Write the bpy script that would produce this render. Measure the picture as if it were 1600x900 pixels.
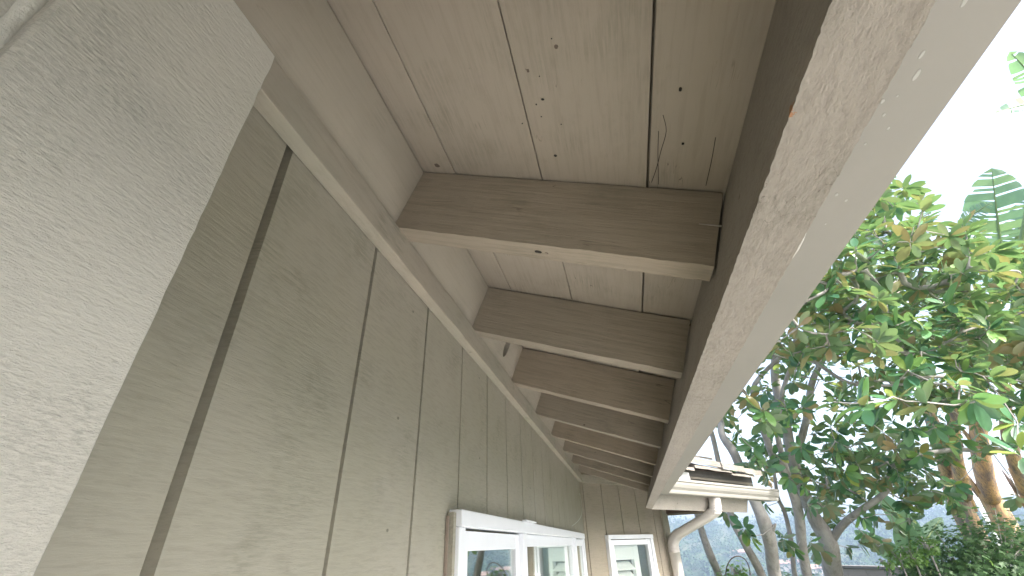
import bpy, math, random
import numpy as np
from mathutils import Vector, Matrix, noise as mnoise
R = math.radians
random.seed(7); rng = np.random.default_rng(7)
for o in list(bpy.data.objects): bpy.data.objects.remove(o)
SC = bpy.context.scene
col = SC.collection

# ------------------------------------------------------------------ camera
CAM_H = 2.0
YAW, PITCH, ROLL, FPX = -.2181, .5370, -.0325, 680.3      # focal length in pixels of a 1600 px wide picture
def cam_axes():
    cy, sy, cp, sp = math.cos(YAW), math.sin(YAW), math.cos(PITCH), math.sin(PITCH)
    f = Vector((sy*cp, cy*cp, sp)); r0 = Vector((cy, -sy, 0)); u0 = r0.cross(f)
    r = math.cos(ROLL)*r0 + math.sin(ROLL)*u0; u = -math.sin(ROLL)*r0 + math.cos(ROLL)*u0
    return r, u, f
CR, CU, CF = cam_axes()
CAMP = Vector((0, 0, CAM_H))
cd = bpy.data.cameras.new('camera'); cam = bpy.data.objects.new('camera', cd); col.objects.link(cam)
cam.matrix_world = Matrix(((CR.x, CU.x, -CF.x, 0), (CR.y, CU.y, -CF.y, 0), (CR.z, CU.z, -CF.z, CAM_H), (0, 0, 0, 1)))
cd.sensor_width = 36; cd.lens = FPX/1600*36; cd.clip_start = .01; cd.clip_end = 6000
SC.camera = cam
def at(u, v, depth):                       # the point seen at (u, v) of the photograph, 'depth' metres ahead
    d = CF + CR*((u-800)/FPX) - CU*((v-450)/FPX)
    return CAMP + d*depth
def atz(u, v, z):
    d = CF + CR*((u-800)/FPX) - CU*((v-450)/FPX)
    return CAMP + d*((z-CAM_H)/d.z)

# ------------------------------------------------------------------ sky, sun, exposure
SUN_AZ = Vector((.80, -.60, 0)).normalized(); SUN_EL = R(39)
w = bpy.data.worlds.new('World'); SC.world = w; w.use_nodes = True
nt = w.node_tree; nt.nodes.clear()
wo = nt.nodes.new('ShaderNodeOutputWorld'); bg = nt.nodes.new('ShaderNodeBackground')
sky = nt.nodes.new('ShaderNodeTexSky'); sky.sky_type = 'NISHITA'; sky.sun_disc = False
sky.sun_elevation = SUN_EL; sky.sun_rotation = math.atan2(SUN_AZ.x, SUN_AZ.y)
sky.air_density = 1.0; sky.dust_density = 4.0; sky.ozone_density = 1.0
hs = nt.nodes.new('ShaderNodeHueSaturation'); hs.inputs['Saturation'].default_value = .72; hs.inputs['Value'].default_value = 1.0
nt.links.new(sky.outputs[0], hs.inputs['Color']); nt.links.new(hs.outputs[0], bg.inputs['Color'])
bg.inputs['Strength'].default_value = .15
nt.links.new(bg.outputs[0], wo.inputs['Surface'])
sl = bpy.data.lights.new('sun', 'SUN'); sl.energy = 2.5; sl.angle = R(1.5); sl.color = (1, .975, .94)
so = bpy.data.objects.new('sun', sl); col.objects.link(so)
sd = Vector((SUN_AZ.x*math.cos(SUN_EL), SUN_AZ.y*math.cos(SUN_EL), math.sin(SUN_EL)))
so.rotation_euler = sd.to_track_quat('Z', 'Y').to_euler(); so.location = (3, -3, 6)
SC.view_settings.view_transform = 'Standard'; SC.view_settings.look = 'None'
SC.view_settings.exposure = 2.0; SC.view_settings.gamma = 1
SC.render.engine = 'CYCLES'
SC.cycles.max_bounces = 8; SC.cycles.diffuse_bounces = 5; SC.cycles.transparent_max_bounces = 8
SC.cycles.sample_clamp_indirect = 8; SC.cycles.volume_bounces = 0; SC.cycles.caustics_reflective = False

# ------------------------------------------------------------------ helpers
def tag(o, label=None, cat=None, group=None, kind=None):
    if label: o['label'] = label
    if cat: o['category'] = cat
    if group: o['group'] = group
    if kind: o['kind'] = kind
    return o
def empty(name, loc=(0, 0, 0)):
    o = bpy.data.objects.new(name, None); o.empty_display_size = .1; col.objects.link(o); o.location = loc; return o
def parent(o, p):
    o.parent = p; bpy.context.view_layer.update()
    o.matrix_parent_inverse = Matrix.Identity(4)
class MB:
    def __init__(s): s.v = []; s.f = []
    def add(s, vs, fs):
        b = len(s.v); s.v += [tuple(x) for x in vs]; s.f += [tuple(i+b for i in f) for f in fs]
    def box(s, P, a0, a1, b0, b1, c0, c1):            # P maps (a, b, c) to world
        vs = [P(a, b, c) for a in (a0, a1) for b in (b0, b1) for c in (c0, c1)]
        s.add(vs, [(0,1,3,2), (4,6,7,5), (0,4,5,1), (2,3,7,6), (0,2,6,4), (1,5,7,3)])
    def tube(s, pts, rad, n=8, cap=True):
        pts = [Vector(p) for p in pts]; m = len(pts)
        if not hasattr(rad, '__len__'): rad = [rad]*m
        t = (pts[1]-pts[0]).normalized(); x = t.orthogonal().normalized(); rings = []
        for i, p in enumerate(pts):
            t2 = (pts[min(i+1, m-1)]-pts[max(i-1, 0)]).normalized()
            x = (x - t2*x.dot(t2)); x = x.normalized() if x.length > 1e-6 else t2.orthogonal().normalized(); y = t2.cross(x)
            rings.append([p+(x*math.cos(2*math.pi*k/n)+y*math.sin(2*math.pi*k/n))*rad[i] for k in range(n)])
        vs = [v for r in rings for v in r]
        fs = [(i*n+k, i*n+(k+1) % n, (i+1)*n+(k+1) % n, (i+1)*n+k) for i in range(m-1) for k in range(n)]
        if cap: fs += [tuple(range(n))[::-1], tuple((m-1)*n+k for k in range(n))]
        s.add(vs, fs)
    def build(s, name, mat, par=None, smooth=False, bevel=0, origin=None):
        me = bpy.data.meshes.new(name); O = Vector(origin) if origin is not None else None
        v = s.v if O is None else [tuple(Vector(p)-O) for p in s.v]
        me.from_pydata(v, [], s.f); me.validate(); me.update()
        import bmesh
        if len(s.f) < 20000:
            bm = bmesh.new(); bm.from_mesh(me); bmesh.ops.recalc_face_normals(bm, faces=bm.faces); bm.to_mesh(me); bm.free()
        if mat: me.materials.append(mat)
        if smooth: me.polygons.foreach_set('use_smooth', [True]*len(me.polygons))
        o = bpy.data.objects.new(name, me); col.objects.link(o)
        if O is not None: o.location = O
        if par is not None:
            o.parent = par
            o.location = o.location - par.matrix_world.translation if par.type == 'EMPTY' else o.location
        if bevel:
            b = o.modifiers.new('bevel', 'BEVEL'); b.width = bevel; b.segments = 2; b.limit_method = 'ANGLE'; b.angle_limit = R(40)
        return o
WP = lambda a, b, c: Vector((a, b, c))
def smooth_path(P, n=10):
    out = []
    for i in range(len(P)-1):
        p0, p1, p2, p3 = P[max(i-1, 0)], P[i], P[i+1], P[min(i+2, len(P)-1)]
        for k in range(n):
            t = k/n; out.append(.5*((2*p1)+(p2-p0)*t+(2*p0-5*p1+4*p2-p3)*t*t+(3*p1-p0-3*p2+p3)*t**3))
    return out+[P[-1]]

# ------------------------------------------------------------------ materials
def newmat(name):
    m = bpy.data.materials.new(name); m.use_nodes = True; t = m.node_tree; b = t.nodes['Principled BSDF']; return m, t, b
def mapped(t, scale, rot=(0, 0, 0), coord='Object', rnd=False):
    tc = t.nodes.new('ShaderNodeTexCoord'); mp = t.nodes.new('ShaderNodeMapping')
    mp.inputs['Scale'].default_value = scale; mp.inputs['Rotation'].default_value = rot
    t.links.new(tc.outputs[coord], mp.inputs['Vector'])
    if rnd:
        oi = t.nodes.new('ShaderNodeObjectInfo'); mu = t.nodes.new('ShaderNodeMath'); mu.operation = 'MULTIPLY'; mu.inputs[1].default_value = 37.0
        t.links.new(oi.outputs['Random'], mu.inputs[0]); t.links.new(mu.outputs[0], mp.inputs['Location'])
    return mp.outputs[0]
def noise(t, vec, scale=1, detail=4, rough=.6, dist=0):
    n = t.nodes.new('ShaderNodeTexNoise'); n.inputs['Scale'].default_value = scale; n.inputs['Detail'].default_value = detail
    n.inputs['Roughness'].default_value = rough; n.inputs['Distortion'].default_value = dist
    t.links.new(vec, n.inputs['Vector']); return n.outputs['Fac']
def ramp(t, fac, stops):
    r = t.nodes.new('ShaderNodeValToRGB'); e = r.color_ramp.elements
    while len(e) < len(stops): e.new(.5)
    for k, (p, c) in enumerate(stops):
        e[k].position = p; e[k].color = (c[0], c[1], c[2], 1) if hasattr(c, '__len__') else (c, c, c, 1)
    t.links.new(fac, r.inputs[0]); return r.outputs[0]
def mix(t, fac, a, b, mode='MIX'):
    m = t.nodes.new('ShaderNodeMix'); m.data_type = 'RGBA'; m.blend_type = mode
    for sock, val in ((m.inputs[0], fac), (m.inputs[6], a), (m.inputs[7], b)):
        if hasattr(val, 'is_linked') or isinstance(val, bpy.types.NodeSocket): t.links.new(val, sock)
        elif isinstance(val, (int, float)): sock.default_value = val
        else: sock.default_value = (*val, 1)
    return m.outputs[2]
def math_(t, op, a, b=None):
    m = t.nodes.new('ShaderNodeMath'); m.operation = op
    for i, val in enumerate((a, b)):
        if val is None: continue
        if isinstance(val, bpy.types.NodeSocket): t.links.new(val, m.inputs[i])
        else: m.inputs[i].default_value = val
    return m.outputs[0]
def bump(t, b, h, strength, dist):
    bp = t.nodes.new('ShaderNodeBump'); bp.inputs['Strength'].default_value = strength; bp.inputs['Distance'].default_value = dist
    t.links.new(h, bp.inputs['Height'])
    prev = b.inputs['Normal']
    if prev.is_linked: t.links.new(prev.links[0].from_socket, bp.inputs['Normal'])
    t.links.new(bp.outputs[0], b.inputs['Normal'])

def painted_wood(name, base, alt, grain=(60, 12, 200), rough=.85, bstr=.5, bdist=.001, dirt=.35, specks=.5, fine=900, rnd=False, stain=None, streak=.5, cracks=0):
    """painted rough-sawn timber: uneven tone, saw streaks that hold dirt, specks and small knots"""
    m, t, b = newmat(name)
    big = noise(t, mapped(t, (4, 4, 4), rnd=rnd), 1, 3, .6)
    c = mix(t, ramp(t, big, [(.35, 0), (.65, 1)]), base, alt)
    g = noise(t, mapped(t, grain, rnd=rnd), 1, 6, .68, .2)
    dark = tuple(x*.62 for x in base)
    c = mix(t, math_(t, 'MULTIPLY', ramp(t, g, [(.38, 1), (.52, 0)]), streak*dirt*1.6), c, dark)
    pat = noise(t, mapped(t, (9, 9, 9), rnd=rnd), 1, 5, .65)
    grime = math_(t, 'MULTIPLY', ramp(t, pat, [(.5, 0), (.68, 1)]), ramp(t, noise(t, mapped(t, tuple(x*1.7 for x in grain), rnd=rnd), 1, 5, .7), [(.42, 1), (.56, 0)]))
    c = mix(t, math_(t, 'MULTIPLY', grime, dirt), c, (.11, .115, .085))
    if specks:
        v = t.nodes.new('ShaderNodeTexVoronoi'); v.inputs['Scale'].default_value = 26; v.inputs['Randomness'].default_value = 1
        t.links.new(mapped(t, (1, 1, 1), rnd=rnd), v.inputs['Vector'])
        # only a few cells carry a speck, each of its own size
        sep = t.nodes.new('ShaderNodeSeparateColor'); t.links.new(v.outputs['Color'], sep.inputs[0])
        size = math_(t, 'MULTIPLY', math_(t, 'MAXIMUM', math_(t, 'SUBTRACT', sep.outputs[0], .80), 0.0), .72)
        wob = math_(t, 'MULTIPLY', math_(t, 'SUBTRACT', noise(t, mapped(t, (1, 1, 1)), 260, 2), .5), .09)
        s = math_(t, 'LESS_THAN', math_(t, 'ADD', v.outputs['Distance'], wob), size)
        c = mix(t, math_(t, 'MULTIPLY', s, specks), c, (.07, .05, .035))
    if cracks:
        cr = noise(t, mapped(t, tuple(x*.5 for x in grain), rnd=rnd), 1, 2, .4, .6)
        line = ramp(t, cr, [(.496, 0), (.4995, 1), (.5035, 1), (.507, 0)])
        where = ramp(t, noise(t, mapped(t, (7, 7, 7), rnd=rnd), 1, 3, .6), [(.57, 0), (.64, 1)])
        c = mix(t, math_(t, 'MULTIPLY', math_(t, 'MULTIPLY', line, where), cracks), c, (.06, .045, .035))
    if rnd:
        oi = t.nodes.new('ShaderNodeObjectInfo'); c = mix(t, 1.0, c, ramp(t, oi.outputs['Random'], [(0, (.86, .85, .83)), (.5, (1, 1, 1)), (1, (1.0, .95, .9))]), 'MULTIPLY')
    if stain:
        (px, py, pz), rad, scol = stain
        geo = t.nodes.new('ShaderNodeNewGeometry'); vd = t.nodes.new('ShaderNodeVectorMath'); vd.operation = 'DISTANCE'
        t.links.new(geo.outputs['Position'], vd.inputs[0]); vd.inputs[1].default_value = (px, py, pz)
        dd = math_(t, 'ADD', vd.outputs['Value'], math_(t, 'MULTIPLY', math_(t, 'SUBTRACT', noise(t, mapped(t, (1, 1, 1)), 160, 4, .7), .5), rad*2.6))
        c = mix(t, math_(t, 'LESS_THAN', dd, rad), c, scol)
    t.links.new(c, b.inputs['Base Color']); b.inputs['Roughness'].default_value = rough
    b.inputs['Specular IOR Level'].default_value = .25
    bump(t, b, g, bstr, bdist*2)
    bump(t, b, noise(t, mapped(t, (1, 1, 1), rnd=rnd), fine, 3, .7), bstr*.7, bdist*.6)
    return m
def plain(name, c, rough=.5, var=.12, scale=8, metal=0, bs=0, spec=.4):
    m, t, b = newmat(name)
    n = noise(t, mapped(t, (1, 1, 1)), scale, 5, .6)
    t.links.new(mix(t, n, tuple(x*(1-var) for x in c), tuple(min(1, x*(1+var)) for x in c)), b.inputs['Base Color'])
    b.inputs['Roughness'].default_value = rough; b.inputs['Metallic'].default_value = metal; b.inputs['Specular IOR Level'].default_value = spec
    if bs: bump(t, b, noise(t, mapped(t, (1, 1, 1)), scale*6, 5, .7), bs, .01)
    return m

M_siding = painted_wood('siding_paint', (.345, .322, .265), (.318, .301, .238), grain=(60, 30, 260), bstr=.4, bdist=.0008, dirt=.32, streak=.5)
M_farwall = painted_wood('far_siding_paint', (.325, .285, .23), (.30, .27, .21), grain=(14, 14, 120), bstr=.5, bdist=.001, dirt=.3)
M_board = painted_wood('rough_board_paint', (.54, .515, .455), (.485, .475, .41), grain=(230, 170, 620), bstr=.85, bdist=.0011, dirt=.3, fine=1600, streak=.22, specks=0)
M_soffit = painted_wood('soffit_paint', (.345, .304, .25), (.32, .285, .233), grain=(150, 9, 150), bstr=.4, bdist=.0007, dirt=.3, specks=.8, streak=.45, cracks=.7)
M_block = painted_wood('blocking_paint', (.335, .304, .245), (.312, .286, .23), grain=(150, 9, 150), bstr=.35, bdist=.0006, dirt=.22, specks=.5, streak=.4, cracks=.35)
M_rafter = painted_wood('rafter_paint', (.33, .29, .232), (.295, .26, .205), grain=(7, 190, 110), bstr=.75, bdist=.0014, dirt=.4, specks=.6, rnd=True, streak=.6, cracks=.7)
M_fascia = painted_wood('fascia_paint', (.37, .338, .297), (.33, .305, .265), grain=(230, 75, 230), bstr=.95, bdist=.0016, dirt=.36, streak=.7, specks=.5, cracks=.5, fine=1100, stain=(tuple(atz(1233, 172, CAM_H+.206)), .0045, (.38, .20, .11)))
M_trim = painted_wood('trim_paint', (.35, .315, .255), (.315, .30, .24), grain=(100, 14, 100), bstr=.3, bdist=.0006, dirt=.3)
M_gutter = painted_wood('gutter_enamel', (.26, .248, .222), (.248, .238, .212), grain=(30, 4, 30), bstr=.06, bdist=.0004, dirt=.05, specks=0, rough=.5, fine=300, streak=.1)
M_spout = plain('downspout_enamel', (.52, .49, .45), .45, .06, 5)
M_white = plain('sky_tinted_white', (.74, .76, .79), .45, .05, 20)  # faint blue of the sky's light is put into the white
M_shutter = plain('shutter_white', (.8, .8, .78), .5, .03)
M_shake = painted_wood('weathered_shake', (.30, .27, .235), (.21, .19, .165), grain=(60, 60, 300), bstr=.9, bdist=.003, dirt=.6)
M_shake_gap = plain('shake_gap_shade', (.13, .085, .07), .9, .3, 30, bs=.4)  # dark red-brown stands for the shade in the gap beneath the shakes
M_dark = plain('dark_gap', (.02, .018, .015), .9)
M_roof = plain('under_shakes', (.12, .11, .10), .95, .2, 20, bs=.3)
M_room = plain('interior_plaster', (.55, .55, .5), .8)
M_bare = plain('bare_wood', (.26, .21, .17), .8, .3, 60)
M_ceiling = plain('shaded_brown_ceiling', (.13, .09, .07), .8, .15, 20)  # the porch ceiling's shade is darkened into this brown
def glass():
    m, t, b = newmat('window_glass'); t.nodes.remove(b)
    g = t.nodes.new('ShaderNodeBsdfGlossy'); g.inputs['Roughness'].default_value = .02; g.inputs['Color'].default_value = (.95, 1, .97, 1)
    tr = t.nodes.new('ShaderNodeBsdfTransparent'); tr.inputs['Color'].default_value = (.95, .97, .955, 1)
    lw = t.nodes.new('ShaderNodeLayerWeight'); lw.inputs[0].default_value = .5; pw = t.nodes.new('ShaderNodeMath'); pw.operation = 'POWER'; pw.inputs[1].default_value = 3.2
    fr = t.nodes.new('ShaderNodeMapRange'); fr.inputs[3].default_value = .07; fr.inputs[4].default_value = 1.0
    t.links.new(lw.outputs['Facing'], pw.inputs[0]); t.links.new(pw.outputs[0], fr.inputs[0])
    ms = t.nodes.new('ShaderNodeMixShader'); t.links.new(fr.outputs[0], ms.inputs[0]); t.links.new(tr.outputs[0], ms.inputs[1]); t.links.new(g.outputs[0], ms.inputs[2])
    t.links.new(ms.outputs[0], t.nodes['Material Output'].inputs['Surface'])
    return m
M_glass = glass()

# ------------------------------------------------------------------ frames of the two wings
CX, CY = -.32, 3.53
PH = R(52); WX, WY = math.cos(PH), math.sin(PH); NX, NY = math.sin(PH), -math.cos(PH)
MIT = 1/math.tan(R(71))
def near(s, e, z): return Vector((CX+e, s, CAM_H+z))                      # wing beside the camera: s along, e out from the wall
def far(u, e, z): return Vector((CX+WX*u+NX*e, CY+WY*u+NY*e, CAM_H+z))    # wing beyond the bend
def soffit_z(e): return .569-.3512*(e-.058)
SLX, SLZ = .9435, -.3314        # down the roof slope
UPX, UPZ = .3314, .9435         # square to it

house = empty('house', (CX, CY, 0))
tag(house, 'beige house with rough plywood siding, exposed rafter eave and white windows', 'house')
bpy.context.view_layer.update()

def jit(x, a): return (mnoise.noise(Vector(x)))*a
# ---- grooved siding -------------------------------------------------------
def siding(name, P, a0, a1, g0, zlo, zhi, opening, mat, gw=.0048, gd=.022, deep=None):
    """plywood sheet with real grooves every 8 inches; opening = (a, a, z, z)"""
    gs = []; k = math.floor((a0-g0)/.2032)
    while g0+.2032*k < a1+.02:
        g = g0+.2032*k
        if a0+.01 < g < a1-.01: gs.append(g)
        k += 1
    prof = [(a0, 0)]
    for g in gs:
        d = gd; wd = gw if g > .35 or P is not near else .0056
        cv = .0012 if wd < .005 else .0026; d = d if wd < .005 else .0140
        prof += [(g-wd/2-cv, 0), (g-wd/2, -d), (g+wd/2, -d), (g+wd/2+cv, 0)]
    prof += [(a1, 0)]
    if opening:
        for b in opening[:2]:
            if a0 < b < a1 and all(abs(b-p[0]) > 1e-4 for p in prof):
                i = next(i for i, p in enumerate(prof) if p[0] > b)
                e = prof[i-1][1] if prof[i-1][1] == prof[i][1] else 0
                prof.insert(i, (b, e))
    mb = MB()
    for (x0, e0), (x1, e1) in zip(prof[:-1], prof[1:]):
        zs = [(zlo, zhi)]
        if opening and (x0+x1)/2 > opening[0] and (x0+x1)/2 < opening[1]: zs = [(zlo, opening[2]), (opening[3], zhi)]
        for z0, z1 in zs:
            mb.add([P(x0, e0, z0), P(x1, e1, z0), P(x1, e1, z1), P(x0, e0, z1)], [(0, 1, 2, 3)])
    # back face and core so that the wall has its thickness
    def core(x0, x1, z0, z1): mb.box(P, x0, x1, -.11, -.030, z0, z1)
    if opening:
        core(a0, opening[0], zlo, zhi); core(opening[1], a1, zlo, zhi)
        core(opening[0], opening[1], zlo, opening[2]); core(opening[0], opening[1], opening[3], zhi)
    else: core(a0, a1, zlo, zhi)
    return mb.build(name, mat, house)
ZF = -CAM_H
WIN_A = (.850, 3.27, -1.08, .063); WIN_B = (.212, .745, -1.08, .058)
siding('siding_wall', near, -3.0, CY+.0, .2830, ZF, .56, (WIN_A[0]+.02, WIN_A[1]-.02, WIN_A[2]+.02, WIN_A[3]-.02), M_siding)
siding('siding_wall', far, .003, .995, .233, ZF, .56, (WIN_B[0]+.02, WIN_B[1]-.02, WIN_B[2]+.02, WIN_B[3]-.02), M_farwall, gw=.0048, gd=.018)
# return wall behind the far corner, and the hidden backs that keep the rooms dark
mb = MB(); mb.box(far, .885, .985, -3.2, -.112, ZF, .6); mb.build('return_wall', M_farwall, house)
mb = MB()
mb.box(near, -3, CY+1.9, -3.3, -3.2, ZF, 1.3); mb.box(near, -3.1, -3.0, -3.3, -.1, ZF, 1.3); mb.box(near, -3, CY+1.9, -3.2, -.13, .60, .63)
mb.box(far, .12, .88, -3.2, -3.1, ZF, 1.2); mb.box(far, .05, .88, -3.2, -.13, .60, .63)
mb.build('interior_wall', M_room, house)
# ---- ledger trim under the blocking --------------------------------------
def run(name, prof, mat, which, a_start, a_end=None, step=.02, amp=0.0, seed=0, bevel=0, smooth=False, jitter_idx=(), closed=True):
    """sweep a closed (e, z) profile along a wing; the bend end is mitred"""
    mb = MB(); n = len(prof)
    if which == 'near':
        P = near; L0 = a_start; L1 = CY
    else:
        P = far; L0 = 0; L1 = a_end
    m = max(1, int(round(abs(L1-L0)/step)))
    rows = []
    for i in range(m+1):
        f = i/m; row = []
        for j, (e, z) in enumerate(prof):
            if which == 'near': a = L0+(CY-MIT*e-L0)*f
            else: a = MIT*e+(L1-MIT*e)*f
            if amp and j in jitter_idx:
                q = (a*90+seed*7+j*3.1, j*2.3, seed); q2 = (a*420, j, seed+5)
                de = mnoise.noise(Vector(q))*amp+mnoise.noise(Vector(q2))*amp*1.1
                dz = mnoise.noise(Vector((q[0], q[1], q[2]+9)))*amp*.8
                row.append(P(a, e+de, z+dz))
            else: row.append(P(a, e, z))
        rows.append(row)
    vs = [v for r in rows for v in r]
    K = n if closed else n-1
    fs = [(i*n+k, i*n+(k+1) % n, (i+1)*n+(k+1) % n, (i+1)*n+k) for i in range(m) for k in range(K)]
    if closed: fs += [tuple(range(n))[::-1], tuple(m*n+k for k in range(n))]
    mb.add(vs, fs)
    return mb.build(name, mat, house, bevel=bevel, smooth=smooth)
trim_prof = [(.002, .4005), (.0235, .4005), (.0235, .4525), (.002, .4525)]
run('ledger_trim', trim_prof, M_trim, 'near', -3, step=.04, bevel=.0012, amp=.0007, jitter_idx=(1, 2))
run('ledger_trim', trim_prof, M_trim, 'far', 0, 1.0, step=.04, bevel=.0012)
# ---- fascia ----------------------------------------------------------------
fb0 = (.440, .204)
def fp(across, up): return (fb0[0]+SLX*across+UPX*up, fb0[1]+SLZ*across+UPZ*up)
fprof = [fp(0, 0), fp(.012, -.0006), fp(.026, .0004), fp(.038, 0), fp(.038, .232), fp(0, .232)]
run('fascia_board', fprof, M_fascia, 'near', -3, step=.003, amp=.0007, jitter_idx=(0, 1, 2, 3))
run('fascia_board', fprof, M_fascia, 'far', 0, 1.47, step=.02, amp=.0006, jitter_idx=(0, 3))
# ---- gutter ------------------------------------------------------------------
go = [(.5075, .281), (.600, .280), (.6035, .288), (.606, .302), (.619, .318), (.6265, .336), (.6275, .352), (.634, .354), (.634, .368), (.628, .370)]
gi = [(.625, .366), (.6255, .357), (.6235, .352), (.6225, .337), (.615, .321), (.602, .305), (.5995, .290), (.598, .284), (.5110, .285), (.537, .368), (.533, .368)]
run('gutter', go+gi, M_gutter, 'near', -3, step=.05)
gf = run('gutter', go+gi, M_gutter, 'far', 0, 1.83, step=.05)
mb = MB(); capn = [far(1.831, e, z) for e, z in go+[(.533, .368)]]; capm = [far(1.8275, e, z) for e, z in go+[(.533, .368)]]
n = len(capn); mb.add(capn+capm, [tuple(range(n)), tuple(range(n, 2*n))[::-1]]+[(i, (i+1) % n, n+(i+1) % n, n+i) for i in range(n)]); o = mb.build('end_cap', M_gutter, None); o.parent = gf
o.location = (0, 0, 0)
# caulk bead between fascia and gutter, irregular
mb = MB(); pts = []; rr = []
i = 0; s = -.3
while s < 3.2:
    pts.append(near(s, .4755+.0015*math.sin(s*23), .196+.0015*mnoise.noise(Vector((s*30, 1, 1))))); rr.append(.0016+.0022*max(0, mnoise.noise(Vector((s*14, 5, 1))))); s += .012
mb.tube(pts, rr, 6); mb.build('caulk_bead', plain('caulk', (.46, .44, .40), .5, .04), house, smooth=True)
# ---- soffit boards --------------------------------------------------------------
def soffit_board(P, a0f, a1f, e0, e1, dz=0, thick=.02):
    mb = MB(); vs = []
    for zt in (0, thick):
        for e, fa in ((e0, 0), (e1, 1)):
            z = soffit_z(e)+zt+dz
            vs += [P(a0f(e), e, z), P(a1f(e), e, z)]
    mb.add(vs, [(0, 1, 3, 2), (4, 6, 7, 5), (0, 4, 5, 1), (2, 3, 7, 6), (0, 2, 6, 4), (1, 5, 7, 3)])
    return mb.build('soffit_board', M_soffit, house, bevel=.0014)
joints = [-.03, .1165, .2630, .4145, .566]
gaps = [.0007, .0011, .0030, .0015]
for i in range(4):
    e0 = joints[i]+(gaps[i-1]/2 if i else 0); e1 = joints[i+1]-gaps[i]/2
    soffit_board(near, lambda e: -3.0, lambda e: CY-MIT*e, e0, e1, dz=(0, .0008, .0, .0018)[i])
    soffit_board(far, lambda e: MIT*e, lambda e: 1.47, e0, e1, dz=(0, .0008, .0, .0018)[i])
# ---- blocking between the rafters ---------------------------------------------------
RS = .4064; S0 = .5022; RT = .038
def block(s0, s1, hole=False):
    # local frame: a along the wall, h up the leaning face
    def Pb(a, d, h): return near(a, .0145+UPX*h*1.12-SLX*d, .4535+UPZ*h-SLZ*d)
    mb = MB()
    if not hole:
        mb.box(Pb, s0, s1, 0, .03, 0, .1180)
        return mb.build('blocking', M_block, house, bevel=.0008)
    # blocking with an oval vent hole cut in it
    ca, ch, ra, rh, N = s0+.225, .066, .020, .033, 24
    inner = [(ca+ra*math.cos(2*math.pi*k/N), ch+rh*math.sin(2*math.pi*k/N)) for k in range(N)]
    outer = []
    for k in range(N):
        c, s_ = math.cos(2*math.pi*k/N), math.sin(2*math.pi*k/N)
        q = min((s1-ca)/c if c > 1e-6 else 9, (s0-ca)/c if c < -1e-6 else 9, (.118-ch)/s_ if s_ > 1e-6 else 9, (0-ch)/s_ if s_ < -1e-6 else 9)
        outer.append((ca+c*q, ch+s_*q))
    # snap the nearest ray to every corner so that the face fills its rectangle
    for cor in ((s0, 0), (s1, 0), (s0, .118), (s1, .118)):
        k = min(range(N), key=lambda k: (outer[k][0]-cor[0])**2+(outer[k][1]-cor[1])**2); outer[k] = cor
    vs = [Pb(a, 0, h) for a, h in outer]+[Pb(a, 0, h) for a, h in inner]+[Pb(a, .03, h) for a, h in inner]
    fs = [(k, (k+1) % N, N+(k+1) % N, N+k) for k in range(N)]+[(N+k, N+(k+1) % N, 2*N+(k+1) % N, 2*N+k) for k in range(N)]
    mb.add(vs, fs); b_ = mb.build('blocking', M_block, house)
    m2 = MB(); m2.box(Pb, s0+.02, s1-.02, .031, .036, .01, .115); v = m2.build('vent_shade_sheet', M_dark, None); v.parent = b_  # near-black sheet holds the darkness behind the vent hole in its colour
    return b_
for k in range(-3, 8):
    block(S0+RS*(k-1)+RT+.001, S0+RS*k-.0005, hole=(k == 2))
block(S0+RS*7+RT+.001, CY-.01)
# ---- rafters ----------------------------------------------------------------------
def rafter_mesh(name, L, seed):
    """a 2x5 with its lower arris worn: local x runs down the slope, y across, z square up"""
    mb = MB(); n = 60; rows = []
    sec = [(0, 0), (.0015, -.0004), (RT-.0015, -.0004), (RT, 0), (RT, .1195), (0, .1195)]
    for i in range(n+1):
        x = L*i/n; row = []
        for j, (y, z) in enumerate(sec):
            a = .0012 if j < 4 else .0
            row.append((x, y+a*mnoise.noise(Vector((x*40, j*.7, seed))), z+a*mnoise.noise(Vector((x*30, j*.3+5, seed)))))
        rows.append(row)
    m = len(sec)
    mb.add([v for r in rows for v in r], [(i*m+k, i*m+(k+1) % m, (i+1)*m+(k+1) % m, (i+1)*m+k) for i in range(n) for k in range(m)]+[tuple(range(m))[::-1], tuple(n*m+k for k in range(m))])
    return mb
base_meshes = []
for v in range(3):
    o = rafter_mesh('rafter', .481, v*11.3).build('rafter', M_rafter, None); base_meshes.append(o)
def place_rafter(o, p, yaw):
    o.rotation_euler = Matrix.Identity(3).to_euler()
    ang = math.atan2(.3314, .9435)
    o.rotation_euler = (Matrix.Rotation(yaw, 3, 'Z') @ Matrix.Rotation(ang, 3, 'Y')).to_euler()
    o.parent = house; o.location = p - Vector((CX, CY, 0))
for i, k in enumerate(range(-3, 8)):
    o = base_meshes[i] if i < 3 else base_meshes[(i*2) % 3].copy()
    if i >= 3: col.objects.link(o)
    place_rafter(o, near(S0+RS*k+random.uniform(-.0015, .0015)*(k > 2), .0145, .4545), 0)
for u in (.42, .83, 1.24):
    o = base_meshes[1].copy(); col.objects.link(o); place_rafter(o, far(u, .0145, .4545), PH-R(90))
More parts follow.
